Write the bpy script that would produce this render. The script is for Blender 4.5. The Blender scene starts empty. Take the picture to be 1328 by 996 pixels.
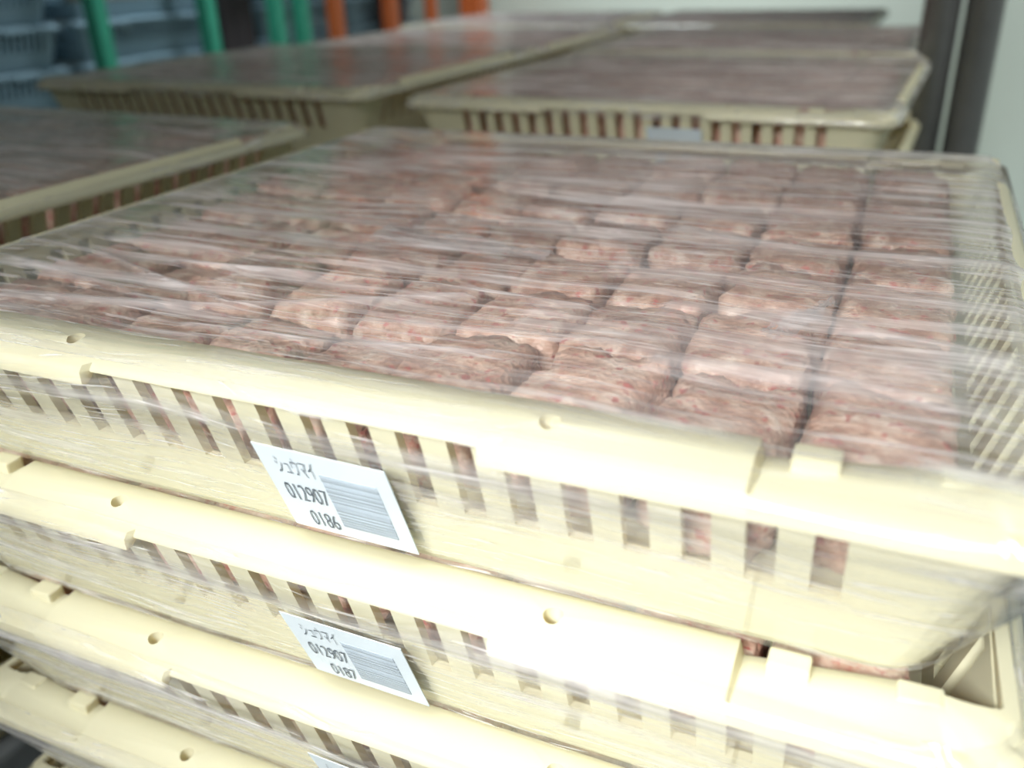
import bpy, bmesh, math, random
from mathutils import Vector, Matrix, noise

random.seed(7)
scene = bpy.context.scene
COL = scene.collection
S = 0.15                 # one layout unit in metres
PITCH = 0.594            # stacking pitch of the food crates (units)
CH = 0.59                # crate height (units)
DOLLY = 0.12             # dolly deck height (metres)
ZT = DOLLY + 4 * PITCH * S + CH * S      # rim height of the front stack (metres)

# ------------------------------------------------------------------ camera
cd = bpy.data.cameras.new('camera')
cam = bpy.data.objects.new('camera', cd)
COL.objects.link(cam)
vx = Vector((0.91529873, 0.14840026, -0.37444039))
vy = Vector((0.4015488, -0.4087145, 0.81957978))
vz = Vector((-0.03141336, -0.90051642, -0.43368581))
rot = Matrix(((vx[0], -vx[1], -vx[2]), (vy[0], -vy[1], -vy[2]), (vz[0], -vz[1], -vz[2])))
cam.matrix_world = Matrix.Translation((0, 0, ZT + S)) @ rot.to_4x4()
cd.sensor_width = 36.0
cd.lens = 36.0 * 1143 / 1328
cd.clip_start = 0.02
cd.dof.use_dof = True
cd.dof.focus_distance = 2.75 * S
cd.dof.aperture_fstop = 5.0
scene.camera = cam

# ------------------------------------------------------------------ view, world, lights
scene.view_settings.view_transform = 'Standard'
scene.view_settings.look = 'None'
scene.view_settings.gamma = 1.0
scene.view_settings.use_curve_mapping = False
scene.view_settings.exposure = 0.35
w = bpy.data.worlds.new('room_ambient'); scene.world = w
w.use_nodes = True
bg = w.node_tree.nodes['Background']
bg.inputs[0].default_value = (0.80, 0.86, 0.90, 1)
bg.inputs[1].default_value = 0.10


def area(name, loc, target, sx, sy, power, color=(1, 1, 1), spread=180):
    ld = bpy.data.lights.new(name, 'AREA')
    ld.shape = 'RECTANGLE'; ld.size = sx; ld.size_y = sy
    ld.energy = power; ld.color = color; ld.spread = math.radians(spread)
    o = bpy.data.objects.new(name, ld); COL.objects.link(o)
    o.location = loc
    o.rotation_euler = (Vector(target) - Vector(loc)).to_track_quat('-Z', 'Y').to_euler()
    return o


CEIL = 2.35
# unseen key light added over the aisle to brighten the stack front
area('aisle_key_light', (-0.20, -0.80, 1.25), (-0.08, 0.26, ZT - 0.10), 0.7, 0.3, 2.6, (0.99, 1.0, 0.97), 44)
area('front_fill_light', (0.3, -1.5, CEIL - 0.09), (-0.2, -1.0, 0.0), 1.2, 0.2, 8, (1.0, 0.99, 0.96), 150)  # unseen fill light, added to lift the ambient level in front
# unseen light added at the back to brighten the far wall
area('far_wall_fill_light', (-0.9, 3.3, CEIL - 0.09), (-0.9, 4.6, 0.9), 1.7, 0.2, 24, (1.0, 0.99, 0.94), 110)
area('inner_wall_fill_light', (1.0, 0.9, CEIL - 0.09), (0.7, 2.0, 0.9), 1.3, 0.2, 12, (1.0, 0.99, 0.94), 100)  # unseen light, added to brighten the inner wall
area('rack_fill_light', (-1.95, 2.4, CEIL - 0.09), (-2.5, 2.4, 0.3), 0.2, 2.4, 11, (0.86, 0.96, 1.0), 90)  # unseen light, added to brighten the blue crates


# ------------------------------------------------------------------ helpers
def U(x, y, z):
    return Vector((x * S, y * S, ZT + z * S))


def tag(o, label=None, cat=None, group=None, kind=None):
    if label: o['label'] = label
    if cat: o['category'] = cat
    if group: o['group'] = group
    if kind: o['kind'] = kind
    return o


def link(name, me, parent=None, mat=None):
    if mat is not None:
        me.materials.clear(); me.materials.append(mat)
    o = bpy.data.objects.new(name, me); COL.objects.link(o)
    if parent is not None: o.parent = parent
    return o


def empty(name, loc, rz=0.0):
    o = bpy.data.objects.new(name, None); COL.objects.link(o)
    o.empty_display_size = 0.05
    o.location = loc; o.rotation_euler = (0, 0, rz)
    return o


def mesh_from(name, verts, faces, smooth=False):
    me = bpy.data.meshes.new(name)
    me.from_pydata([tuple(v) for v in verts], [], faces)
    me.validate(); me.update()
    if smooth:
        me.polygons.foreach_set('use_smooth', [True] * len(me.polygons))
    return me


def bm_mesh(name, bm, smooth=False):
    bmesh.ops.recalc_face_normals(bm, faces=bm.faces)
    me = bpy.data.meshes.new(name); bm.to_mesh(me); bm.free()
    if smooth:
        me.polygons.foreach_set('use_smooth', [True] * len(me.polygons))
    return me


def box_bm(bm, x0, x1, y0, y1, z0, z1, bevel=0.0):
    r = bmesh.ops.create_cube(bm, size=1.0)
    vs = r['verts']
    for v in vs:
        v.co = Vector((x0 + (v.co.x + .5) * (x1 - x0), y0 + (v.co.y + .5) * (y1 - y0), z0 + (v.co.z + .5) * (z1 - z0)))
    if bevel > 0:
        es = list({e for v in vs for e in v.link_edges})
        bmesh.ops.bevel(bm, geom=es, offset=bevel, segments=2, affect='EDGES', profile=0.6)
    return vs


def box_mesh(name, x0, x1, y0, y1, z0, z1, bevel=0.0):
    bm = bmesh.new(); box_bm(bm, x0, x1, y0, y1, z0, z1, bevel)
    return bm_mesh(name, bm)


def tube_mesh(name, r, z0, z1, n=20, bevel=0.0):
    bm = bmesh.new()
    bmesh.ops.create_cone(bm, cap_ends=True, segments=n, radius1=r, radius2=r, depth=z1 - z0)
    bmesh.ops.translate(bm, verts=bm.verts, vec=(0, 0, (z0 + z1) / 2))
    me = bm_mesh(name, bm)
    for p in me.polygons: p.use_smooth = len(p.vertices) == 4
    return me


# ------------------------------------------------------------------ materials
def new_mat(name):
    m = bpy.data.materials.new(name); m.use_nodes = True
    nt = m.node_tree; nt.nodes.clear()
    out = nt.nodes.new('ShaderNodeOutputMaterial')
    return m, nt, out


def N(nt, t, **kw):
    n = nt.nodes.new(t)
    for k, v in kw.items():
        if k.startswith('_'): setattr(n, k[1:], v)
        else: n.inputs[k.replace('__', ' ')].default_value = v
    return n


def ramp(nt, stops, fac):
    r = nt.nodes.new('ShaderNodeValToRGB')
    el = r.color_ramp.elements
    while len(el) < len(stops): el.new(0.5)
    for e, (p, c) in zip(el, stops):
        e.position = p; e.color = c if len(c) == 4 else (*c, 1)
    nt.links.new(fac, r.inputs[0])
    return r


def plain(name, col, rough=0.5, metal=0.0, var=0.08, scale=30, bump=0.0):
    m, nt, out = new_mat(name)
    p = N(nt, 'ShaderNodeBsdfPrincipled', Roughness=rough, Metallic=metal)
    tc = N(nt, 'ShaderNodeTexCoord')
    nz = N(nt, 'ShaderNodeTexNoise', Scale=scale, Detail=4.0)
    nt.links.new(tc.outputs['Object'], nz.inputs['Vector'])
    lo = tuple(c * (1 - var) for c in col); hi = tuple(min(1, c * (1 + var)) for c in col)
    r = ramp(nt, [(0.3, lo), (0.7, hi)], nz.outputs['Fac'])
    nt.links.new(r.outputs[0], p.inputs['Base Color'])
    if bump:
        b = N(nt, 'ShaderNodeBump', Strength=bump, Distance=0.002)
        nt.links.new(nz.outputs['Fac'], b.inputs['Height']); nt.links.new(b.outputs[0], p.inputs['Normal'])
    nt.links.new(p.outputs[0], out.inputs[0])
    return m


def plastic(name, col, deep=(0.90, 0.67, 0.18), trans=0.24, rough=0.38):
    m, nt, out = new_mat(name)
    tc = N(nt, 'ShaderNodeTexCoord')
    nz = N(nt, 'ShaderNodeTexNoise', Scale=14.0, Detail=5.0)
    nt.links.new(tc.outputs['Object'], nz.inputs['Vector'])
    r = ramp(nt, [(0.3, tuple(c * 0.95 for c in col)), (0.7, col)], nz.outputs['Fac'])
    p = N(nt, 'ShaderNodeBsdfPrincipled', Roughness=rough)
    p.inputs['Specular IOR Level'].default_value = 0.4
    nt.links.new(r.outputs[0], p.inputs['Base Color'])
    t = N(nt, 'ShaderNodeBsdfTranslucent')
    t.inputs['Color'].default_value = (*deep, 1)
    mx = N(nt, 'ShaderNodeMixShader'); mx.inputs[0].default_value = trans
    nt.links.new(p.outputs[0], mx.inputs[1]); nt.links.new(t.outputs[0], mx.inputs[2])
    nt.links.new(mx.outputs[0], out.inputs[0])
    return m


def meat_material():
    m, nt, out = new_mat('minced_meat')
    tc = N(nt, 'ShaderNodeTexCoord')
    oi = N(nt, 'ShaderNodeObjectInfo')
    add = N(nt, 'ShaderNodeVectorMath', _operation='ADD')
    mul = N(nt, 'ShaderNodeVectorMath', _operation='SCALE'); mul.inputs[3].default_value = 7.0
    cmb = N(nt, 'ShaderNodeCombineXYZ')
    nt.links.new(oi.outputs['Random'], cmb.inputs[0]); nt.links.new(oi.outputs['Random'], cmb.inputs[1])
    nt.links.new(cmb.outputs[0], mul.inputs[0])
    nt.links.new(tc.outputs['Object'], add.inputs[0]); nt.links.new(mul.outputs[0], add.inputs[1])
    n1 = N(nt, 'ShaderNodeTexNoise', Scale=85.0, Detail=5.0, Distortion=0.3)
    n2 = N(nt, 'ShaderNodeTexNoise', Scale=210.0, Detail=2.0)
    v1 = N(nt, 'ShaderNodeTexVoronoi', Scale=330.0)
    for n in (n1, n2, v1): nt.links.new(add.outputs[0], n.inputs['Vector'])
    base = ramp(nt, [(0.30, (0.36, 0.19, 0.135)), (0.46, (0.56, 0.35, 0.265)), (0.58, (0.67, 0.475, 0.375)), (0.72, (0.80, 0.66, 0.56))], n1.outputs['Fac'])
    red = ramp(nt, [(0.58, (0, 0, 0)), (0.70, (1, 1, 1))], n2.outputs['Fac'])
    mx = N(nt, 'ShaderNodeMix', _data_type='RGBA')
    mx.inputs['B'].default_value = (0.50, 0.15, 0.13, 1)
    nt.links.new(red.outputs[0], mx.inputs['Factor']); nt.links.new(base.outputs[0], mx.inputs['A'])
    p = N(nt, 'ShaderNodeBsdfPrincipled', Roughness=0.42)
    hv = N(nt, 'ShaderNodeHueSaturation')
    mr = N(nt, 'ShaderNodeMapRange'); mr.inputs['To Min'].default_value = 0.82; mr.inputs['To Max'].default_value = 1.15
    nt.links.new(oi.outputs['Random'], mr.inputs['Value']); nt.links.new(mr.outputs[0], hv.inputs['Value'])
    nt.links.new(mx.outputs['Result'], hv.inputs['Color'])
    nt.links.new(hv.outputs[0], p.inputs['Base Color'])
    b = N(nt, 'ShaderNodeBump', Strength=0.4, Distance=0.0018)
    ad = N(nt, 'ShaderNodeMath', _operation='ADD')
    nt.links.new(n1.outputs['Fac'], ad.inputs[0]); nt.links.new(v1.outputs['Distance'], ad.inputs[1])
    nt.links.new(ad.outputs[0], b.inputs['Height']); nt.links.new(b.outputs[0], p.inputs['Normal'])
    nt.links.new(p.outputs[0], out.inputs[0])
    return m


def film_material(name, haze=0.30, base=0.05, refl=1.0, bump=0.5, fine=85.0, lines=0.25):
    """clear stretch film: see-through, glossy by Fresnel, with milky streaks and painted highlights along the pull direction"""
    m, nt, out = new_mat(name)
    # the film is pulled along x (slightly skewed)
    mp = N(nt, 'ShaderNodeMapping'); mp.inputs['Rotation'].default_value = (0, 0, math.radians(-3.5))
    mp.inputs['Scale'].default_value = (3.2, fine, fine)
    fl = N(nt, 'ShaderNodeAttribute', _attribute_name='flow')   # along / across the pull, in metres
    wob = N(nt, 'ShaderNodeTexNoise', Scale=7.0, Detail=1.0)
    nt.links.new(fl.outputs['Vector'], wob.inputs['Vector'])
    wsc = N(nt, 'ShaderNodeVectorMath', _operation='SCALE'); wsc.inputs[3].default_value = 0.028
    nt.links.new(wob.outputs['Color'], wsc.inputs[0])
    adv = N(nt, 'ShaderNodeVectorMath', _operation='ADD')
    nt.links.new(fl.outputs['Vector'], adv.inputs[0]); nt.links.new(wsc.outputs[0], adv.inputs[1])
    nt.links.new(adv.outputs[0], mp.inputs['Vector'])
    n1 = N(nt, 'ShaderNodeTexNoise', Scale=1.0, Detail=6.0, Roughness=0.62)
    nt.links.new(mp.outputs[0], n1.inputs['Vector'])
    mp2 = N(nt, 'ShaderNodeMapping'); mp2.inputs['Rotation'].default_value = (0, 0, math.radians(4.0))
    mp2.inputs['Scale'].default_value = (9.0, 260.0, 260.0)
    nt.links.new(adv.outputs[0], mp2.inputs['Vector'])
    n2 = N(nt, 'ShaderNodeTexNoise', Scale=1.0, Detail=3.0)
    nt.links.new(mp2.outputs[0], n2.inputs['Vector'])
    big = N(nt, 'ShaderNodeTexNoise', Scale=9.0, Detail=2.0)
    nt.links.new(fl.outputs['Vector'], big.inputs['Vector'])
    st = ramp(nt, [(0.45, (0, 0, 0)), (0.68, (1, 1, 1))], n1.outputs['Fac'])
    st2 = ramp(nt, [(0.52, (0, 0, 0)), (0.74, (1, 1, 1))], n2.outputs['Fac'])
    bg_ = ramp(nt, [(0.40, (0.12, 0.12, 0.12)), (0.60, (1, 1, 1))], big.outputs['Fac'])
    s1 = N(nt, 'ShaderNodeMath', _operation='MULTIPLY'); nt.links.new(st.outputs[0], s1.inputs[0]); nt.links.new(bg_.outputs[0], s1.inputs[1])
    s2 = N(nt, 'ShaderNodeMath', _operation='MULTIPLY_ADD'); s2.inputs[1].default_value = 0.45
    nt.links.new(st2.outputs[0], s2.inputs[0]); nt.links.new(s1.outputs[0], s2.inputs[2])
    hz = N(nt, 'ShaderNodeMath', _operation='MULTIPLY_ADD'); hz.inputs[1].default_value = haze; hz.inputs[2].default_value = base
    hz.use_clamp = True
    nt.links.new(s2.outputs[0], hz.inputs[0])
    mp3 = N(nt, 'ShaderNodeMapping'); mp3.inputs['Rotation'].default_value = (0, 0, math.radians(-7.0))
    mp3.inputs['Scale'].default_value = (16.0, 330.0, 330.0)
    nt.links.new(adv.outputs[0], mp3.inputs['Vector'])
    n3 = N(nt, 'ShaderNodeTexNoise', Scale=1.0, Detail=2.0, Distortion=0.4)
    nt.links.new(mp3.outputs[0], n3.inputs['Vector'])
    st3 = ramp(nt, [(0.61, (0, 0, 0)), (0.68, (lines, lines, lines))], n3.outputs['Fac'])  # thin white highlights painted into the film haze
    la = N(nt, 'ShaderNodeMath', _operation='ADD'); la.use_clamp = True
    nt.links.new(hz.outputs[0], la.inputs[0]); nt.links.new(st3.outputs[0], la.inputs[1])
    hz = la
    fo = N(nt, 'ShaderNodeAttribute', _attribute_name='fold')
    fa = N(nt, 'ShaderNodeMath', _operation='ADD'); fa.use_clamp = True
    nt.links.new(hz.outputs[0], fa.inputs[0]); nt.links.new(fo.outputs['Fac'], fa.inputs[1])
    fc = N(nt, 'ShaderNodeLayerWeight', Blend=0.5)           # slanted path through the milky film is longer
    cs = N(nt, 'ShaderNodeMath', _operation='SUBTRACT'); cs.inputs[0].default_value = 1.12
    nt.links.new(fc.outputs['Facing'], cs.inputs[1])
    iv = N(nt, 'ShaderNodeMath', _operation='DIVIDE'); iv.inputs[0].default_value = 0.56
    nt.links.new(cs.outputs[0], iv.inputs[1])
    om = N(nt, 'ShaderNodeMath', _operation='SUBTRACT'); om.inputs[0].default_value = 1.0
    nt.links.new(fa.outputs[0], om.inputs[1])
    pp = N(nt, 'ShaderNodeMath', _operation='POWER')
    nt.links.new(om.outputs[0], pp.inputs[0]); nt.links.new(iv.outputs[0], pp.inputs[1])
    hz = N(nt, 'ShaderNodeMath', _operation='SUBTRACT'); hz.inputs[0].default_value = 1.0; hz.use_clamp = True
    nt.links.new(pp.outputs[0], hz.inputs[1])
    bp = N(nt, 'ShaderNodeBump', Strength=bump, Distance=0.0012)
    hsum = N(nt, 'ShaderNodeMath', _operation='MULTIPLY_ADD'); hsum.inputs[1].default_value = 0.35
    nt.links.new(n2.outputs['Fac'], hsum.inputs[0]); nt.links.new(n1.outputs['Fac'], hsum.inputs[2])
    nt.links.new(hsum.outputs[0], bp.inputs['Height'])
    tr = N(nt, 'ShaderNodeBsdfTransparent', Color=(0.985, 0.985, 0.985, 1))
    gl = N(nt, 'ShaderNodeBsdfGlossy', Roughness=0.07)
    nt.links.new(bp.outputs[0], gl.inputs['Normal'])
    # Schlick reflectance of a thin sheet (same from both sides)
    lw = N(nt, 'ShaderNodeLayerWeight', Blend=0.5)
    nt.links.new(bp.outputs[0], lw.inputs['Normal'])
    pw = N(nt, 'ShaderNodeMath', _operation='POWER'); pw.inputs[1].default_value = 2.8
    nt.links.new(lw.outputs['Facing'], pw.inputs[0])
    frm = N(nt, 'ShaderNodeMath', _operation='MULTIPLY_ADD'); frm.inputs[1].default_value = 0.85 * refl; frm.inputs[2].default_value = 0.06 * refl; frm.use_clamp = True
    nt.links.new(pw.outputs[0], frm.inputs[0])
    m1 = N(nt, 'ShaderNodeMixShader')
    nt.links.new(frm.outputs[0], m1.inputs[0]); nt.links.new(tr.outputs[0], m1.inputs[1]); nt.links.new(gl.outputs[0], m1.inputs[2])
    df = N(nt, 'ShaderNodeBsdfDiffuse', Color=(0.96, 0.95, 0.985, 1))
    nt.links.new(bp.outputs[0], df.inputs['Normal'])
    tl = N(nt, 'ShaderNodeBsdfTranslucent', Color=(0.96, 0.95, 0.985, 1))
    dm = N(nt, 'ShaderNodeMixShader'); dm.inputs[0].default_value = 0.4
    nt.links.new(df.outputs[0], dm.inputs[1]); nt.links.new(tl.outputs[0], dm.inputs[2])
    m2 = N(nt, 'ShaderNodeMixShader')
    nt.links.new(hz.outputs[0], m2.inputs[0]); nt.links.new(m1.outputs[0], m2.inputs[1]); nt.links.new(dm.outputs[0], m2.inputs[2])
    nt.links.new(m2.outputs[0], out.inputs[0])
    return m


M_CREAM = plastic('cream_plastic', (0.86, 0.845, 0.635))
M_BLUE = plastic('blue_plastic', (0.32, 0.47, 0.56), (0.2, 0.4, 0.6), trans=0.05, rough=0.5)
M_MEAT = meat_material()
M_FILM = film_material('stretch_film_top', haze=0.56, base=0.04, refl=1.0, bump=0.5)
M_FILMS = film_material('stretch_film_side', haze=0.48, base=0.02, refl=1.0, bump=0.25, fine=105.0, lines=0.5)
M_PAPER = plain('sticker_paper', (0.66, 0.735, 0.80), rough=0.6, var=0.02)
M_INK = plain('printed_ink', (0.11, 0.13, 0.16), rough=0.7, var=0.1)
M_BAR = plain('barcode_ink', (0.32, 0.37, 0.42), rough=0.7, var=0.1)
M_WALL = plain('white_cold_room_panel', (0.69, 0.80, 0.76), rough=0.45, var=0.02, scale=3)
M_CEIL = plain('ceiling_panel', (0.42, 0.42, 0.42), rough=0.6, var=0.03, scale=3)
M_FLOOR = plain('floor_coating', (0.26, 0.29, 0.28), rough=0.5, var=0.15, scale=5)
M_STEEL = plain('grey_steel_pipe', (0.24, 0.24, 0.25), rough=0.4, metal=0.3, var=0.06)
M_BEAM = plain('grey_beam_paint', (0.30, 0.31, 0.28), rough=0.6)
M_GREEN = plain('green_rack_paint', (0.055, 0.42, 0.27), rough=0.45)
M_ORANGE = plain('orange_rack_paint', (0.70, 0.17, 0.05), rough=0.45)
M_DARK = plain('dark_brown_board', (0.07, 0.055, 0.06), rough=0.7)
M_RUBBER = plain('black_rubber', (0.02, 0.02, 0.02), rough=0.7)
M_DOLLY = plain('grey_dolly_plastic', (0.22, 0.24, 0.26), rough=0.6)

# ------------------------------------------------------------------ the room
FX0, FX1, FY0, FY1 = -3.4, 1.9, -2.2, 4.7


def struct(name, me, mat):
    o = link(name, me, None, mat)
    tag(o, kind='structure')
    return o


struct('floor', box_mesh('floor', FX0, FX1, FY0, FY1, -0.1, 0.0), M_FLOOR)
struct('ceiling', box_mesh('ceiling', FX0, FX1, FY0, FY1, CEIL, CEIL + 0.1), M_CEIL)
struct('wall_back', box_mesh('wall_back', FX0 - .1, FX1 + .1, FY1, FY1 + .1, 0, CEIL), M_WALL)
struct('wall_front', box_mesh('wall_front', FX0 - .1, FX1 + .1, FY0 - .1, FY0, 0, CEIL), M_WALL)
struct('wall_left', box_mesh('wall_left', FX0 - .1, FX0, FY0, FY1, 0, CEIL), M_WALL)
struct('wall_inner', box_mesh('wall_inner', 0.012, FX1, 2.02, 2.10, 0, CEIL), M_WALL)
struct('wall_right', box_mesh('wall_right', FX1, FX1 + .1, FY0, FY1, 0, CEIL), M_WALL)

# ------------------------------------------------------------------ crate meshes
HW, HD, RC = 1.95, 1.865, 0.15


def ring_items(bx, by, nc=7):
    it = []
    it += [('f', t) for t in sorted(bx)]
    it += [('c', 0, -90 + 90 * k / nc) for k in range(nc + 1)]
    it += [('r', t) for t in sorted(by)]
    it += [('c', 1, 90 * k / nc) for k in range(nc + 1)]
    it += [('b', t) for t in sorted(bx, reverse=True)]
    it += [('c', 2, 90 + 90 * k / nc) for k in range(nc + 1)]
    it += [('l', t) for t in sorted(by, reverse=True)]
    it += [('c', 3, 180 + 90 * k / nc) for k in range(nc + 1)]
    return it


def ring_pos(i, inset, z, rc=RC, fit=False):
    hw, hd = HW - inset, HD - inset
    if fit and i[0] != 'c':      # keep the straight runs clear of the corners as the wall tapers
        k = (hw - rc) / (HW - rc) if i[0] in 'fb' else (hd - rc) / (HD - rc)
        i = (i[0], i[1] * k)
    if i[0] == 'f': return Vector((i[1], -hd, z))
    if i[0] == 'b': return Vector((i[1], hd, z))
    if i[0] == 'r': return Vector((hw, i[1], z))
    if i[0] == 'l': return Vector((-hw, i[1], z))
    sx = (1, 1, -1, -1)[i[1]]; sy = (-1, 1, 1, -1)[i[1]]
    a = math.radians(i[2])
    return Vector((sx * (hw - rc) + rc * math.cos(a), sy * (hd - rc) + rc * math.sin(a), z))


def L(v):      # crate-local units (rim top = 0) to metres with the base at 0
    return Vector((v.x * S, v.y * S, (v.z + CH) * S))


SLOT_X = [1.457 - 0.1485 * k for k in range(20)]
SLOT_Y = [-1.34 + 0.1489 * k for k in range(19)]
SW = 0.035


def wall_in(z): return 0.035 - 0.30 * z


def make_body(closed=''):
    bx = [c + d for c in SLOT_X for d in (-SW, SW)]
    by = [c + d for c in SLOT_Y for d in (-SW, SW)]
    it = ring_items(bx, by)
    zs = [-0.05, -0.075, -0.345, -0.56, CH * -1.0]
    n = len(it); V = []; F = []
    out = []; inn = []
    for z in zs:
        row = []
        for i in it:
            row.append(len(V)); V.append(L(ring_pos(i, wall_in(z) + (0.012 if z == -CH else 0), z)))
        out.append(row)
    for z in zs[:-1]:
        zz = max(z, -0.42) if z == -0.56 else z
        row = []
        for i in it:
            row.append(len(V)); V.append(L(ring_pos(i, wall_in(zz) + 0.032, zz)))
        inn.append(row)

    def is_slot(a, b):
        if it[a][0] == 'c' or it[a][0] != it[b][0]: return False
        m = (it[a][1] + it[b][1]) / 2
        arr = SLOT_X if it[a][0] in 'fb' else SLOT_Y
        return any(abs(m - c) < 0.5 * SW for c in arr)
    for a in range(n):
        b = (a + 1) % n
        sl = is_slot(a, b)
        for j in range(len(zs) - 1):
            if sl and j == 1:
                if it[a][0] in closed: F.append((out[1][a], out[2][a], out[2][b], out[1][b]))
                F.append((out[1][a], inn[1][a], inn[1][b], out[1][b]))
                F.append((out[2][a], out[2][b], inn[2][b], inn[2][a]))
                F.append((out[1][a], out[2][a], inn[2][a], inn[1][a]))
                F.append((out[1][b], inn[1][b], inn[2][b], out[2][b]))
                continue
            F.append((out[j][a], out[j + 1][a], out[j + 1][b], out[j][b]))
            if j < len(inn) - 1:
                F.append((inn[j][a], inn[j][b], inn[j + 1][b], inn[j + 1][a]))
        F.append((out[0][a], out[0][b], inn[0][b], inn[0][a]))
    F.append(tuple(reversed(out[-1])))
    F.append(tuple(inn[-1]))
    return mesh_from('crate_body', V, F)


def make_rim():
    e = 0.012
    bx = []
    for v in (1.28, 0.64):
        for s in (-1, 1):
            bx += [s * (v - e / 2), s * (v + e / 2)]
    bx += [0.0]
    by = []
    for v in (1.15,):
        for s in (-1, 1): by += [s * (v - e / 2), s * (v + e / 2)]
    it = ring_items(bx, by, 8)
    V = []; F = []; K = 11
    for i in it:
        raised = True; centre = False
        if i[0] in 'fb':
            raised = abs(i[1]) < 1.28; centre = abs(i[1]) < 0.64
        elif i[0] in 'rl':
            raised = abs(i[1]) < 1.15
        zt = 0.0 if raised else -0.047
        ox = 0.028 if centre else 0.0
        sk = -0.058 if centre else -0.092
        wf = 1.0 if i[0] in 'fb' else 0.36
        if i[0] == 'c':
            raised = 25 < (i[2] % 90) < 65
            wf = 0.36 + 0.64 * abs(math.sin(math.radians(i[2])))
        pr = [(0.214 * wf, zt - 0.034), (0.214 * wf, zt - 0.007), (0.207 * wf, zt), (0.115 * wf, zt - 0.002 if raised else zt),
              (0.070 * wf, -0.022 if raised else -0.044), (0.016 + ox, -0.038 if not raised else -0.033), (ox, -0.05),
              (ox, sk), (ox + 0.022, sk), (0.050, -0.066), (max(0.062, 0.10 * wf), -0.075)]
        for (ins, z) in pr: V.append(L(ring_pos(i, ins, z, max(0.06, RC - ins * 0.4))))
    n = len(it)
    for a in range(n):
        b = (a + 1) % n
        for k in range(K):
            k2 = (k + 1) % K
            F.append((a * K + k, a * K + k2, b * K + k2, b * K + k))
    me = mesh_from('crate_rim', V, F)
    bm = bmesh.new(); bm.from_mesh(me); bmesh.ops.recalc_face_normals(bm, faces=bm.faces); bm.to_mesh(me); bm.free()
    # drain holes drilled through the rim
    ob = link('rim_tmp', me)
    bm = bmesh.new()
    for (hx, hy) in [(-0.775, -1.745), (0.79, -1.745), (-0.775, 1.745), (0.79, 1.745), ]:
        r = bmesh.ops.create_cone(bm, cap_ends=True, segments=14, radius1=0.028 * S, radius2=0.028 * S, depth=0.3 * S)
        bmesh.ops.translate(bm, verts=r['verts'], vec=L(Vector((hx, hy, 0.0))))
    cme = bm_mesh('cutter', bm)
    cut = link('cut_tmp', cme)
    mod = ob.modifiers.new('b', 'BOOLEAN'); mod.operation = 'DIFFERENCE'; mod.object = cut; mod.solver = 'EXACT'
    bpy.context.view_layer.update()
    dg = bpy.context.evaluated_depsgraph_get()
    res = bpy.data.meshes.new_from_object(ob.evaluated_get(dg))
    bpy.data.objects.remove(ob); bpy.data.objects.remove(cut)
    res.name = 'crate_rim'
    res.polygons.foreach_set('use_smooth', [True] * len(res.polygons))
    res.set_sharp_from_angle(angle=math.radians(48))
    return res


ME_BODY = make_body()
ME_BODY_RIB = make_body('r')
ME_BODY_RIB.materials.append(M_CREAM)
ME_RIM = make_rim()
ME_BODY.materials.clear(); ME_BODY.materials.append(M_CREAM)
ME_RIM.materials.clear(); ME_RIM.materials.append(M_CREAM)
ME_BLOCK = box_mesh('stacking_block', -0.053 * S, 0.053 * S, -0.036 * S, 0.036 * S, -0.010 * S, 0.049 * S, 0.010 * S)
ME_BLOCK.materials.append(M_CREAM)
BLOCKS = [(sx * x, sy * 1.687, 0) for sx in (-1, 1) for x in (1.40, 1.70) for sy in (-1, 1)]


# ------------------------------------------------------------------ stretch film
def streak(x, y, seed):
    y2 = y + 0.05 * x + 0.10 * noise.noise(Vector((x * 0.8, y * 0.6, seed)))
    a = noise.noise(Vector((x * 0.55, y2 * 6.5, seed + 3.1)))
    b = noise.noise(Vector((x * 0.9 + 5, y2 * 17.0, seed + 7.7)))
    c = noise.noise(Vector((x * 2.2, y2 * 3.0 - x * 1.5, seed + 11)))
    return 0.55 * a + 0.30 * b + 0.25 * c


FOLD = []; FLOW = []


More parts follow.
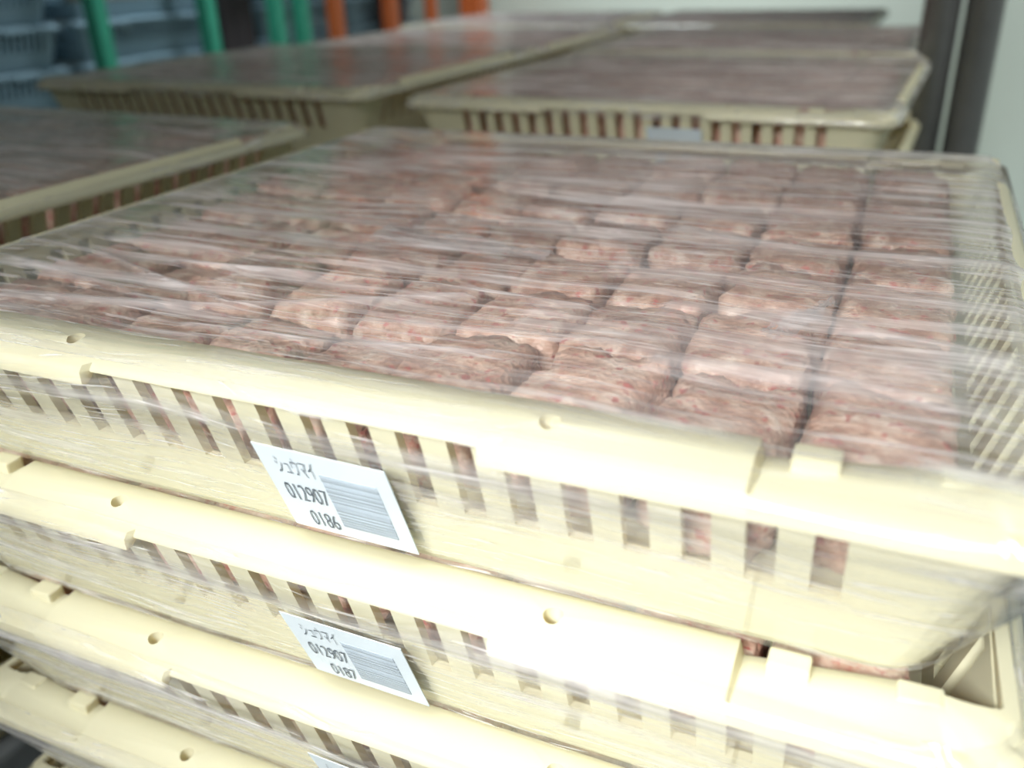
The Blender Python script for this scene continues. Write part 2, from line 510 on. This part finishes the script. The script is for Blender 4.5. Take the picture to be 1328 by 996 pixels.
def film_side(V, F, seed, top_inset, slack=0.010, rows=14):
    bx = [-1.78 + 3.56 * k / 150 for k in range(151)]
    by = [-1.68 + 3.36 * k / 60 for k in range(61)]
    it = ring_items(bx, by, 10)
    prof = [(top_inset, -0.012), (0.03, -0.026), (0.000, -0.045), (-0.008, -0.07), (-0.008, -0.095), (0.004, -0.125), (0.022, -0.165), (0.052, -0.23), (0.082, -0.30),
            (0.112, -0.37), (0.142, -0.44), (0.172, -0.51), (0.192, -0.555), (0.199, -0.583)][:rows]
    n = len(it); o = len(V)
    per = 0.0; last = None
    for i in it:
        p0 = ring_pos(i, 0, 0)
        if last is not None: per += (p0 - last).length
        last = p0
        for j, (ins, z) in enumerate(prof):
            env = (1.0 if 2 < j < len(prof) - 2 else 0.25) * (0.3 if i[0] == 'c' else 1.0)
            ph = per * (2 * math.pi / 15.0)
            d = slack * env * (streak(per * 0.8, z * 2.4 + 0.05 * per, seed))
            # loose pleats run diagonally down the wall
            d += 0.006 * env * noise.noise(Vector((per * 2.0 - z * 6, z * 9 + per * 1.5, seed + 2)))
            zc = -0.115 - 0.035 * noise.noise(Vector((per * 0.55, 2.0, seed))) - 0.02 * noise.noise(Vector((per * 1.7, 4.0, seed)))
            zd = -0.33 - 0.16 * noise.noise(Vector((per * 0.45, 9.0, seed)))
            g = 0.55 * math.exp(-((z - zc) / 0.026) ** 2) * (0.55 + 0.9 * noise.noise(Vector((per * 1.1, 6.0, seed))))
            g += 0.28 * math.exp(-((z - zd) / 0.022) ** 2) * max(0, noise.noise(Vector((per * 0.9, 12.0, seed))) + 0.25)
            FOLD.append(max(0.0, g)); FLOW.append((per * S + seed, z * S * 1.05, seed))
            V.append(L(ring_pos(i, ins - 0.004 - max(d + 0.012 * g * env, -0.004), z, 0.17, True)))
    K = len(prof)
    for a in range(n):
        b = (a + 1) % n
        for j in range(K - 1):
            F.append((o + a * K + j, o + a * K + j + 1, o + b * K + j + 1, o + b * K + j))


CREASES_AND_HAZE = [  # first three: broad pale haze painted over the right half
    ([(0.60, -0.62), (1.30, -0.64), (1.85, -0.68)], 0.10, 0.004, 0.24),
    ([(0.50, -1.17), (1.30, -1.15), (1.85, -1.22)], 0.10, 0.004, 0.26),
    ([(0.35, 0.35), (1.10, 0.30), (1.85, 0.28)], 0.12, 0.004, 0.16),
    # polylines of folds in the top film (crate-local units), ridge height, milkiness
    ([(-1.95, -1.0), (-1.36, -1.09), (-0.52, -1.37)], 0.014, 0.012, 0.3),
    ([(-1.76, -1.22), (-0.83, -1.42), (-0.4, -1.43)], 0.012, 0.01, 0.25),
    ([(-1.32, -1.57), (-0.58, -1.44), (0.22, -1.07)], 0.035, 0.01, 0.34),
    ([(-0.99, -1.08), (0.07, -1.01), (0.63, -1.04)], 0.02, 0.014, 0.3),
    ([(-0.08, -1.39), (0.39, -1.32), (0.81, -1.27)], 0.022, 0.01, 0.32),
    ([(0.69, -0.11), (1.24, -0.25), (1.89, -0.22)], 0.06, 0.012, 0.34),
    ([(0.88, -0.95), (1.31, -0.94), (1.79, -1.06)], 0.055, 0.012, 0.40),
    ([(-0.5, -1.57), (0.0, -1.55), (0.51, -1.46)], 0.014, 0.01, 0.28),
    ([(-0.53, -0.31), (0.12, -0.17), (0.78, -0.2)], 0.03, 0.01, 0.22),
    ([(0.94, -1.36), (1.36, -1.34), (1.74, -1.4)], 0.05, 0.01, 0.36),
]


def crease(x, y):
    hgt = 0.0; mil = 0.0
    for pts, wd, h, m in CREASES_AND_HAZE:
        for (ax, ay), (bx, by) in zip(pts[:-1], pts[1:]):
            dx, dy = bx - ax, by - ay
            t = ((x - ax) * dx + (y - ay) * dy) / (dx * dx + dy * dy)
            if t < -0.05 or t > 1.05: continue
            t = min(1, max(0, t))
            d = math.hypot(x - ax - t * dx, y - ay - t * dy)
            if d < 3 * wd:
                e = math.exp(-(d / wd) ** 2)
                hgt = max(hgt, h * e); mil = max(mil, m * e)
    return hgt, mil


def film_top(V, F, seed, nx=110, ny=230, amp=0.015):
    o = len(V); hw, hd, rc = HW - 0.035, HD - 0.035, 0.16
    for j in range(ny + 1):
        for i in range(nx + 1):
            x = -hw + 2 * hw * i / nx; y = -hd + 2 * hd * j / ny
            dx, dy = abs(x) - (hw - rc), abs(y) - (hd - rc)
            if dx > 0 and dy > 0:
                l = math.hypot(dx, dy); mx = max(dx, dy)
                s = mx / l
                x = math.copysign(hw - rc + dx * s, x); y = math.copysign(hd - rc + dy * s, y)
            edge = min(1.0, min(hw - abs(x), hd - abs(y)) / 0.22)
            z = 0.010 + amp * edge * streak(x, y, seed) - 0.004 * (1 - edge) - 0.018 * max(0, 1 - min(hw - abs(x), hd - abs(y)) / 0.06)
            ch, cm = crease(x, y) if seed == 1.0 else (0, 0)
            FLOW.append((x * S, y * S, seed))
            FOLD.append(cm * (0.7 + 0.6 * noise.noise(Vector((x * 2, y * 9, 5.0)))))
            V.append(L(Vector((x, y, z + ch))))
    for j in range(ny):
        for i in range(nx):
            a = o + j * (nx + 1) + i
            F.append((a, a + 1, a + nx + 2, a + nx + 1))


def make_film(seed, top, rows=14):
    V = []; F = []; FOLD.clear(); FLOW.clear()
    film_side(V, F, seed, 0.045, rows=rows)
    ns = len(F)
    if top: film_top(V, F, seed)
    me = mesh_from('film', V, F, True)
    at = me.attributes.new('fold', 'FLOAT', 'POINT'); at.data.foreach_set('value', [max(0.0, f) for f in FOLD])
    at = me.attributes.new('flow', 'FLOAT_VECTOR', 'POINT'); at.data.foreach_set('vector', [c for v in FLOW for c in v])
    me.materials.append(M_FILMS); me.materials.append(M_FILM)
    for p in me.polygons:
        if p.index >= ns: p.material_index = 1
    return me


FILM_TOP_MAIN = make_film(1.0, True)
FILM_TOP = make_film(21.0, True, 5)
FILM_SIDE = [make_film(40.0 + 9 * k, False) for k in range(3)]


# ------------------------------------------------------------------ label sticker
def text_mesh(body, h, wtot):
    cu = bpy.data.curves.new('t', 'FONT'); cu.body = body; cu.size = 1.0; cu.offset = -0.008
    o = bpy.data.objects.new('t', cu); COL.objects.link(o)
    bpy.context.view_layer.update()
    me = bpy.data.meshes.new_from_object(o.evaluated_get(bpy.context.evaluated_depsgraph_get()))
    bpy.data.objects.remove(o)
    xs = [v.co.x for v in me.vertices]; ys = [v.co.y for v in me.vertices]
    if not xs: return me
    x0, x1, y0, y1 = min(xs), max(xs), min(ys), max(ys)
    for v in me.vertices:
        v.co = Vector(((v.co.x - x0) / (x1 - x0) * wtot, (v.co.y - y1) / (y1 - y0) * h, 0))
    return me


LW, LHh = 0.425, 0.385      # sticker width, height along the slope (units)
TXT_TOP = text_mesh('シュウマイ', 0.20 * LHh * S, 0.30 * LW * S)
TXT_DATE = text_mesh('012907', 0.20 * LHh * S, 0.33 * LW * S)
TXT_NUM = {k: text_mesh(k, 0.19 * LHh * S, 0.22 * LW * S) for k in ('0186', '0187', '0188')}
for me in [TXT_TOP, TXT_DATE] + list(TXT_NUM.values()):
    me.materials.clear(); me.materials.append(M_INK)
ME_STICK = box_mesh('sticker', 0, LW * S, -LHh * S, 0, -0.0004, 0.0, 0)
ME_STICK.materials.append(M_PAPER)


def make_barcode():
    rnd = random.Random(3); bm = bmesh.new(); v = 0.0
    while v < 0.98:
        wd = rnd.choice((0.012, 0.018, 0.03, 0.045)); wd = min(wd, 1 - v)
        y0 = -(0.22 + 0.63 * v) * LHh * S; y1 = -(0.22 + 0.63 * (v + wd)) * LHh * S
        box_bm(bm, 0.455 * LW * S, 0.885 * LW * S, y1, y0, 0.0, 0.0004)
        v += wd + rnd.choice((0.010, 0.014, 0.022))
    return bm_mesh('barcode', bm)


ME_BARS = make_barcode(); ME_BARS.materials.append(M_BAR)


def put_sticker(crate, number, dx=0.0, tilt=0.0):
    # lies on the drafted front wall, under the film
    top = Vector((-0.055 + dx, -HD + 0.012, -0.172)); slope = math.atan2(0.14, 0.36)
    o = link('label_sticker', ME_STICK, crate)
    o.location = L(top)
    # local x -> crate x, local y -> up the wall, local z -> outwards
    o.rotation_euler = (math.radians(90) + slope * 1.0, 0, 0)
    o.rotation_euler.rotate_axis('Z', tilt)
    o['label'] = 'pale blue-white barcode sticker with katakana and numbers'
    for me, u, v, nm in ((TXT_TOP, 0.13, 0.085, 'product_name_print'), (TXT_DATE, 0.10, 0.41, 'date_print'), (TXT_NUM[number], 0.195, 0.73, 'number_print')):
        t = link(nm, me, o); t.location = (u * LW * S, -v * LHh * S, 0.0005)
    link('barcode', ME_BARS, o)


# ------------------------------------------------------------------ meat
def meat_mesh(seed, cuts):
    bm = bmesh.new()
    bmesh.ops.create_cube(bm, size=2.0)
    bmesh.ops.subdivide_edges(bm, edges=bm.edges, cuts=cuts, use_grid_fill=True)
    for v in bm.verts:
        p = v.co.copy()
        k = (abs(p.x) ** 7 + abs(p.y) ** 7 + abs(p.z) ** 7) ** (1 / 7)
        q = p / k
        if p.z < 0: q *= 1 - 0.10 * p.z * p.z
        d = 0.10 * noise.noise(q * 1.3 + Vector((seed, 0, 0))) + 0.075 * noise.noise(q * 3.0 + Vector((0, seed, 3))) + 0.055 * noise.noise(q * 6.5 + Vector((seed, 5, 0)))
        q *= 0.965 + d
        v.co = Vector((q.x * 0.183 * S, q.y * 0.235 * S, q.z * 0.185 * S))
    return bm_mesh('meat', bm, True)


MEATS = [meat_mesh(3.7 * k + 1, 13) for k in range(10)]
MEATS_LO = [meat_mesh(5.1 * k + 2, 6) for k in range(5)]
for me in MEATS + MEATS_LO: me.materials.append(M_MEAT)
COLX = [1.515 - 0.3785 * k for k in range(9)]       # crate-local, from the right wall to the left
ROWY = [-1.405, -0.935, -0.465, 0.005, 0.475, 0.945, 1.40]
ORD = ['first', 'second', 'third', 'fourth', 'fifth', 'sixth', 'seventh', 'eighth', 'ninth']
LIFT = {(5, 1): 0.03, (6, 1): 0.035, (7, 1): -0.03, (4, 0): -0.02, (1, 2): 0.02, (0, 2): -0.02}
rm = random.Random(11)


def meat_matrix(crate, c, r, jit=1.0, lift=0.0):
    x = COLX[c] + jit * rm.uniform(-.012, .012)
    y = ROWY[r] + jit * rm.uniform(-.02, .02)
    z = -0.232 + rm.uniform(-0.022, 0.012) + (rm.uniform(-0.03, 0.02) if c > 3 else 0)
    loc = crate.matrix_basis @ L(Vector((x, y, z)))
    return loc, (rm.uniform(-.06, .06) * jit, rm.uniform(-.06, .06) * jit, crate.rotation_euler.z + rm.uniform(-.05, .05) * jit + rm.choice((0, math.pi)))


def put_meat(crate, meshes, cols, rows, where, group, jit=1.0):
    for r in rows:
        for c in cols:
            o = link('meat_block', rm.choice(meshes))
            loc, ro = meat_matrix(crate, c, r, jit)
            if (c, r) in LIFT and crate is front[0]: loc.z += LIFT[(c, r)] * S
            o.location = loc; o.rotation_euler = ro
            tag(o, 'minced meat block, %s from right, %s row back, %s' % (ORD[c], ORD[r], where), 'meat', group)


def stuff_meat(crate, label):
    bm = bmesh.new(); b0 = None
    for r in range(7):
        for c in range(9):
            n0 = len(bm.verts)
            bm.from_mesh(rm.choice(MEATS_LO)); bm.verts.ensure_lookup_table()
            loc, ro = meat_matrix(crate, c, r, 0.8)
            T = Matrix.Translation(loc - crate.location) @ Matrix.Rotation(ro[2], 4, 'Z')
            for v in bm.verts[n0:]: v.co = T @ v.co
    me = bm_mesh('meat_filling', bm, True); me.materials.append(M_MEAT)
    o = link('meat_filling', me); o.location = crate.location
    tag(o, label, 'meat', kind='stuff')


# ------------------------------------------------------------------ crates and stacks
def make_crate(loc, rz, label, group, film=None, blocks=True, body=None):
    t = empty('food_crate', loc, rz)
    link('body', body or ME_BODY, t); link('rim', ME_RIM, t)
    if blocks:
        for (bx, by, _) in BLOCKS:
            b = link('stacking_block', ME_BLOCK, t); b.location = L(Vector((bx, by, -0.047)))
    if film is not None:
        f = link('stretch_film', film, t); f['label'] = 'clear wrinkled stretch film'
    tag(t, label, 'crate', group)
    return t


ME_DECK = box_mesh('deck', -1.85 * S, 1.85 * S, -1.75 * S, 1.75 * S, 0.075, 0.119, 0.006); ME_DECK.materials.append(M_DOLLY)
bm = bmesh.new()
bmesh.ops.create_cone(bm, cap_ends=True, segments=20, radius1=0.033, radius2=0.033, depth=0.024, matrix=Matrix.Rotation(math.pi / 2, 4, 'X'))
bmesh.ops.translate(bm, verts=bm.verts, vec=(0, 0, 0.033))
ME_WHEEL = bm_mesh('wheel', bm); ME_WHEEL.materials.append(M_RUBBER)
bm = bmesh.new(); box_bm(bm, -0.02, 0.02, -0.019, 0.019, 0.068, 0.076); box_bm(bm, -0.012, 0.012, 0.013, 0.018, 0.03, 0.07); box_bm(bm, -0.012, 0.012, -0.018, -0.013, 0.03, 0.07)
ME_FORK = bm_mesh('fork', bm); ME_FORK.materials.append(M_STEEL)


def make_dolly(x, y, rz, label, dz=0.0):
    t = empty('crate_dolly', (x, y, 0), rz)
    d = link('deck', ME_DECK, t); d.location.z = dz
    for sx in (-1, 1):
        for sy in (-1, 1):
            w_ = link('caster', ME_FORK, t); w_.location = (sx * 1.6 * S, sy * 1.5 * S, dz if dz < 0.02 else 0)
            if dz: w_.scale.z = (0.075 + dz) / 0.075; w_.location.z = 0
            h = link('wheel', ME_WHEEL, w_)
            if dz: h.scale.z = 1 / w_.scale.z
    tag(t, label, 'dolly', 'dollies under the crate stacks')


def stack(cx, cy, rz, dz, where, group):
    """five cream crates on a dolly; returns them from the top down"""
    make_dolly(cx * S, cy * S, rz, 'grey wheeled dolly under %s' % where, dz * S)
    res = []
    names = ['topmost', 'second from top', 'third from top', 'fourth from top', 'lowest']
    for k in range(5):
        z = DOLLY + dz * S + (4 - k) * PITCH * S
        res.append(((cx * S, cy * S, z), rz, 'cream slotted plastic crate, %s of %s' % (names[k], where), group))
    return res


# front stack -------------------------------------------------------------
MX, MY = -1.487, 3.485
fs = stack(MX, MY, 0, 0, 'the front stack', 'crates of the front stack')
lab = ['large cream slotted crate of minced meat under film, topmost in front, sticker 0186',
       'cream film-wrapped crate with sticker 0187, second from top of the front stack',
       'cream film-wrapped crate, third from top of the front stack, sticker partly cut off',
       'cream film-wrapped crate, fourth from top of the front stack',
       'cream crate with dark round hole, lowest of the front stack']
shift = [0.0, -0.015, -0.03, -0.045, -0.05]
front = []
for k, (loc, rz, lb, gp) in enumerate(fs):
    c = make_crate((loc[0], loc[1], loc[2]), rz, lab[k], gp, FILM_TOP_MAIN if k == 0 else FILM_SIDE[k % 3], body=ME_BODY_RIB)
    front.append(c)
put_sticker(front[0], '0186', 0.0, math.radians(-1))
put_sticker(front[1], '0187', -0.012, math.radians(-1.5))
put_sticker(front[2], '0188', 0.0, math.radians(-3))
bpy.context.view_layer.update()
put_meat(front[0], MEATS, range(9), range(7), 'top front crate', 'meat blocks in the top front crate')
for k, nm in ((1, 'second crate of front stack'), (2, 'third crate of front stack'), (3, 'fourth crate of front stack')):
    put_meat(front[k], MEATS_LO, range(9), (0,), nm, 'meat blocks in the ' + nm, 0.5)

# crumpled scraps of clear liner lying on the meat, under the film
M_LINER = film_material('clear_liner', haze=0.35, base=0.28, refl=1.0, bump=0.5)


def liner_scrap(pts, label):
    n, m_ = 26, 8; V = []; F = []
    (ax, ay), (bx, by), wd = pts
    dx, dy = bx - ax, by - ay; ln = math.hypot(dx, dy); px, py = -dy / ln, dx / ln
    for i in range(n + 1):
        for j in range(m_ + 1):
            u = i / n; v = j / m_ - 0.5
            wv = wd * (0.35 + 0.65 * math.sin(math.pi * min(1, 0.08 + u))) * (1 + 0.5 * noise.noise(Vector((u * 5, v, ax))))
            z = -0.030 + 0.022 * noise.noise(Vector((u * 7, v * 3, by))) + 0.014 * noise.noise(Vector((u * 16, v * 7, ay)))
            V.append(L(Vector((ax + dx * u + px * v * wv, ay + dy * u + py * v * wv, z))))
    for i in range(n):
        for j in range(m_):
            a = i * (m_ + 1) + j; F.append((a, a + 1, a + m_ + 2, a + m_ + 1))
    me = mesh_from('liner_scrap', V, F, True); me.materials.append(M_LINER)
    at = me.attributes.new('flow', 'FLOAT_VECTOR', 'POINT'); at.data.foreach_set('vector', [c for v in V for c in (v.x, v.y, v.z)])
    o = link('liner_scrap', me); o.location = front[0].location
    tag(o, label, 'plastic scrap')


liner_scrap(((-0.55, -0.33), (0.28, -0.45), 0.22), 'long crumpled clear liner scrap lying across the meat in the top front crate')
liner_scrap(((1.18, -0.98), (1.33, -0.62), 0.10), 'small pale liner scrap between the right-hand meat blocks in the top front crate')

# stacks behind and beside --------------------------------------------------
others = [
    (-5.98, 3.60, -0.043, 0.0, 'the stack left of the front stack', 'top crate left of front'),
    (-1.97, 8.46, -0.042, 0.0, 'the stack right behind the front stack', 'top crate right behind front'),
    (-6.06, 8.24, -0.03, 0.09, 'the back left stack near blue crates', 'back left top crate'),
    (-1.98, 12.36, -0.02, 0.0, 'the third stack back on the right', False),
    (-6.35, 12.45, -0.02, 0.0, 'the third stack back on the left', False),
    (-2.70, 16.55, -0.02, 0.0, 'the farthest stack on the right', False),
    (-6.78, 16.55, -0.02, 0.0, 'the farthest stack on the left', False),
]
for (cx, cy, rz, dz, where, short) in others:
    for k, (loc, rz_, lb, gp) in enumerate(stack(cx, cy, rz, dz, where, 'crates of ' + where)):
        c = make_crate(loc, rz_, lb, gp, FILM_TOP if k == 0 else None, blocks=(k == 0))
        if k == 0:
            bpy.context.view_layer.update()
            if short:
                put_meat(c, MEATS_LO, range(9), range(7), short, 'meat blocks in the top crate of ' + where, 0.8)
            else:
                stuff_meat(c, 'dark brownish minced meat filling the top crate of ' + where)
            if 'right behind' in where:
                st = link('label_sticker', ME_STICK, c); st.location = L(Vector((0.20, -HD + 0.035, -0.165)))
                st.rotation_euler = (math.radians(90) + math.atan2(0.14, 0.36), 0, 0)

# ------------------------------------------------------------------ steel uprights on the right
for (x, y, r, lb) in [(0.085, 11.0, 0.185, 'grey steel pipe upright behind the right crates, left one of the pair'),
                      (0.49, 11.0, 0.185, 'grey steel pipe upright behind the right crates, right one of the pair'),
                      (1.17, 8.6, 0.14, 'dark steel pipe upright at the right edge of the picture')]:
    t = empty('pipe_upright', (x * S, y * S, 0))
    link('pipe', tube_mesh('pipe', r * S, 0.012, CEIL - 0.012, 24), t, M_STEEL)
    link('foot_plate', box_mesh('foot_plate', -r * S * 1.05, r * S * 1.05, -r * S * 1.05, r * S * 1.05, 0, 0.012, 0.002), t, M_STEEL)
    link('top_plate', box_mesh('top_plate', -r * S * 1.05, r * S * 1.05, -r * S * 1.05, r * S * 1.05, CEIL - 0.012, CEIL, 0.002), t, M_STEEL)
    tag(t, lb, 'post', 'steel pipe uprights')

# ------------------------------------------------------------------ racks and blue crates on the left
ME_BBODY = ME_BODY.copy(); ME_BBODY.materials.clear(); ME_BBODY.materials.append(M_BLUE)
ME_BRIM = ME_RIM.copy(); ME_BRIM.materials.clear(); ME_BRIM.materials.append(M_BLUE)
BX = -17.2
for si, y in enumerate((7.2, 11.35, 15.6, 21.2, 25.3, 29.0)):
    if y > 28.5: continue
    for k in range(6):
        t = empty('blue_crate', (BX * S, y * S, k * 0.79 * S), math.pi / 2)
        b = link('body', ME_BBODY, t); rr = link('rim', ME_BRIM, t)
        for o in (b, rr): o.scale = (1, 1, 1.32)
        tag(t, 'blue slotted crate, %s from the floor, %s stack along the left wall' % (ORD[k], ORD[si]), 'crate', 'blue crates along the left wall')

PX = -14.4


def rack(name, label, ys, wds, mat, z1, beam_mat, x=PX):
    t = empty(name, (x * S, ys[0] * S, 0))
    for y, wd in zip(ys, wds):
        hw = wd * S / 2
        o = link('post', box_mesh('post', -hw, hw, -hw, hw, 0, z1, 0.003), t, mat)
        o.location = (0, (y - ys[0]) * S, 0)
    o = link('beam', box_mesh('beam', -0.03, 0.0, -0.05, (ys[-1] - ys[0]) * S + 0.05, 0, 0.06, 0.003), t, beam_mat)
    o.location = (-0.001 - wds[0] * S / 2, 0, ZT + 0.545 * S)
    tag(t, label, 'rack')


rack('storage_rack', 'green posts of a storage rack in front of the blue crates', [13.28, 16.28, 18.65, 19.65], [0.30, 0.30, 0.32, 0.32], M_GREEN, 1.9, M_BEAM)
rack('storage_rack', 'orange posts of a storage rack at the far left back', [21.15, 23.94, 26.4, 29.5], [0.34, 0.36, 0.3, 0.75], M_ORANGE, 1.9, M_BEAM)
t = empty('dark_board', ((PX - 0.75) * S, 17.5 * S, 0))
for k in range(3):
    link('board', box_mesh('board', -0.02, 0.02, (k * 0.36) * S, (k * 0.36 + 0.345) * S, 0, 1.7, 0.003), t, M_DARK).location.x = 0.004 * (k % 2)
tag(t, 'dark brown upright boards between the green rack posts', 'board')
t = empty('dark_locker', ((PX - 0.62) * S, 24.55 * S, 0))
link('body', box_mesh('body', -0.03, 0.02, 0, 1.15 * S, 0, 1.75, 0.004), t, M_DARK)
link('door_edge', box_mesh('door_edge', 0.02, 0.024, 0.04 * S, 1.11 * S, 0.05, 1.7, 0.001), t, M_DARK)
tag(t, 'dark grey narrow locker between the orange rack posts', 'locker')

# ------------------------------------------------------------------ unseen dark cabinets added on the far wall to darken the film reflections
for k, x in enumerate((-2.05, -1.36, -0.67)):
    t = empty('added_dark_cabinet', (x, FY1, 0.80))
    link('body', box_mesh('body', 0, 0.68, -0.10, -0.001, 0, 1.30, 0.004), t, M_DARK)
    for j in range(2):
        d = link('door', box_mesh('door', 0.01 + j * 0.335, 0.335 + j * 0.335, -0.12, -0.101, 0.01, 1.29, 0.004), t, M_DARK)
        link('handle', box_mesh('handle', 0.30 + j * 0.06, 0.315 + j * 0.06, -0.14, -0.12, 0.10, 0.26, 0.003), d, M_STEEL)
    tag(t, 'unseen dark wall cabinet added for dark film reflections, %s from the left' % ORD[k], 'cabinet', 'cabinets added for dark film reflections')

# ------------------------------------------------------------------ housings for the added lights
M_LAMP = plain('lamp_housing', (0.8, 0.8, 0.78), rough=0.4)
for (x, y, sx, sy, lb) in [(-0.9, 3.3, 0.9, 0.12, 'added white ceiling housing for the unseen far-wall fill light'),
                           (1.0, 0.9, 0.7, 0.12, 'added white ceiling housing for the unseen inner-wall fill light')]:
    t = empty('added_light_housing', (x, y, CEIL))
    link('housing', box_mesh('housing', -sx, sx, -sy, sy, -0.06, 0.0, 0.005), t, M_LAMP)
    tag(t, lb, 'lamp')
for (x, y, sx, sy, lb) in [(0.3, -1.5, 0.68, 0.12, 'added white ceiling housing for the unseen front fill light'),
                           (-1.95, 2.4, 0.12, 1.28, 'added white ceiling housing for the unseen rack fill light')]:
    t = empty('added_light_housing', (x, y, CEIL))
    link('housing', box_mesh('housing', -sx, sx, -sy, sy, -0.06, 0.0, 0.005), t, M_LAMP)
    tag(t, lb, 'lamp')
# pendant housing added around the unseen aisle key light
t = empty('added_pendant_housing', (-0.20, -0.80, 1.25))
ao = bpy.data.objects['aisle_key_light']
h = link('housing', box_mesh('housing', -0.38, 0.38, -0.18, 0.18, 0.012, 0.07, 0.006), t, M_LAMP)
h.rotation_euler = ao.rotation_euler
for sx in (-0.3, 0.3):
    r = link('hanging_rod', tube_mesh('hanging_rod', 0.005, 0.05, CEIL - 1.25, 10), t, M_STEEL); r.location = (sx, -0.03, 0)
tag(t, 'added white pendant housing for the unseen aisle key light', 'lamp')
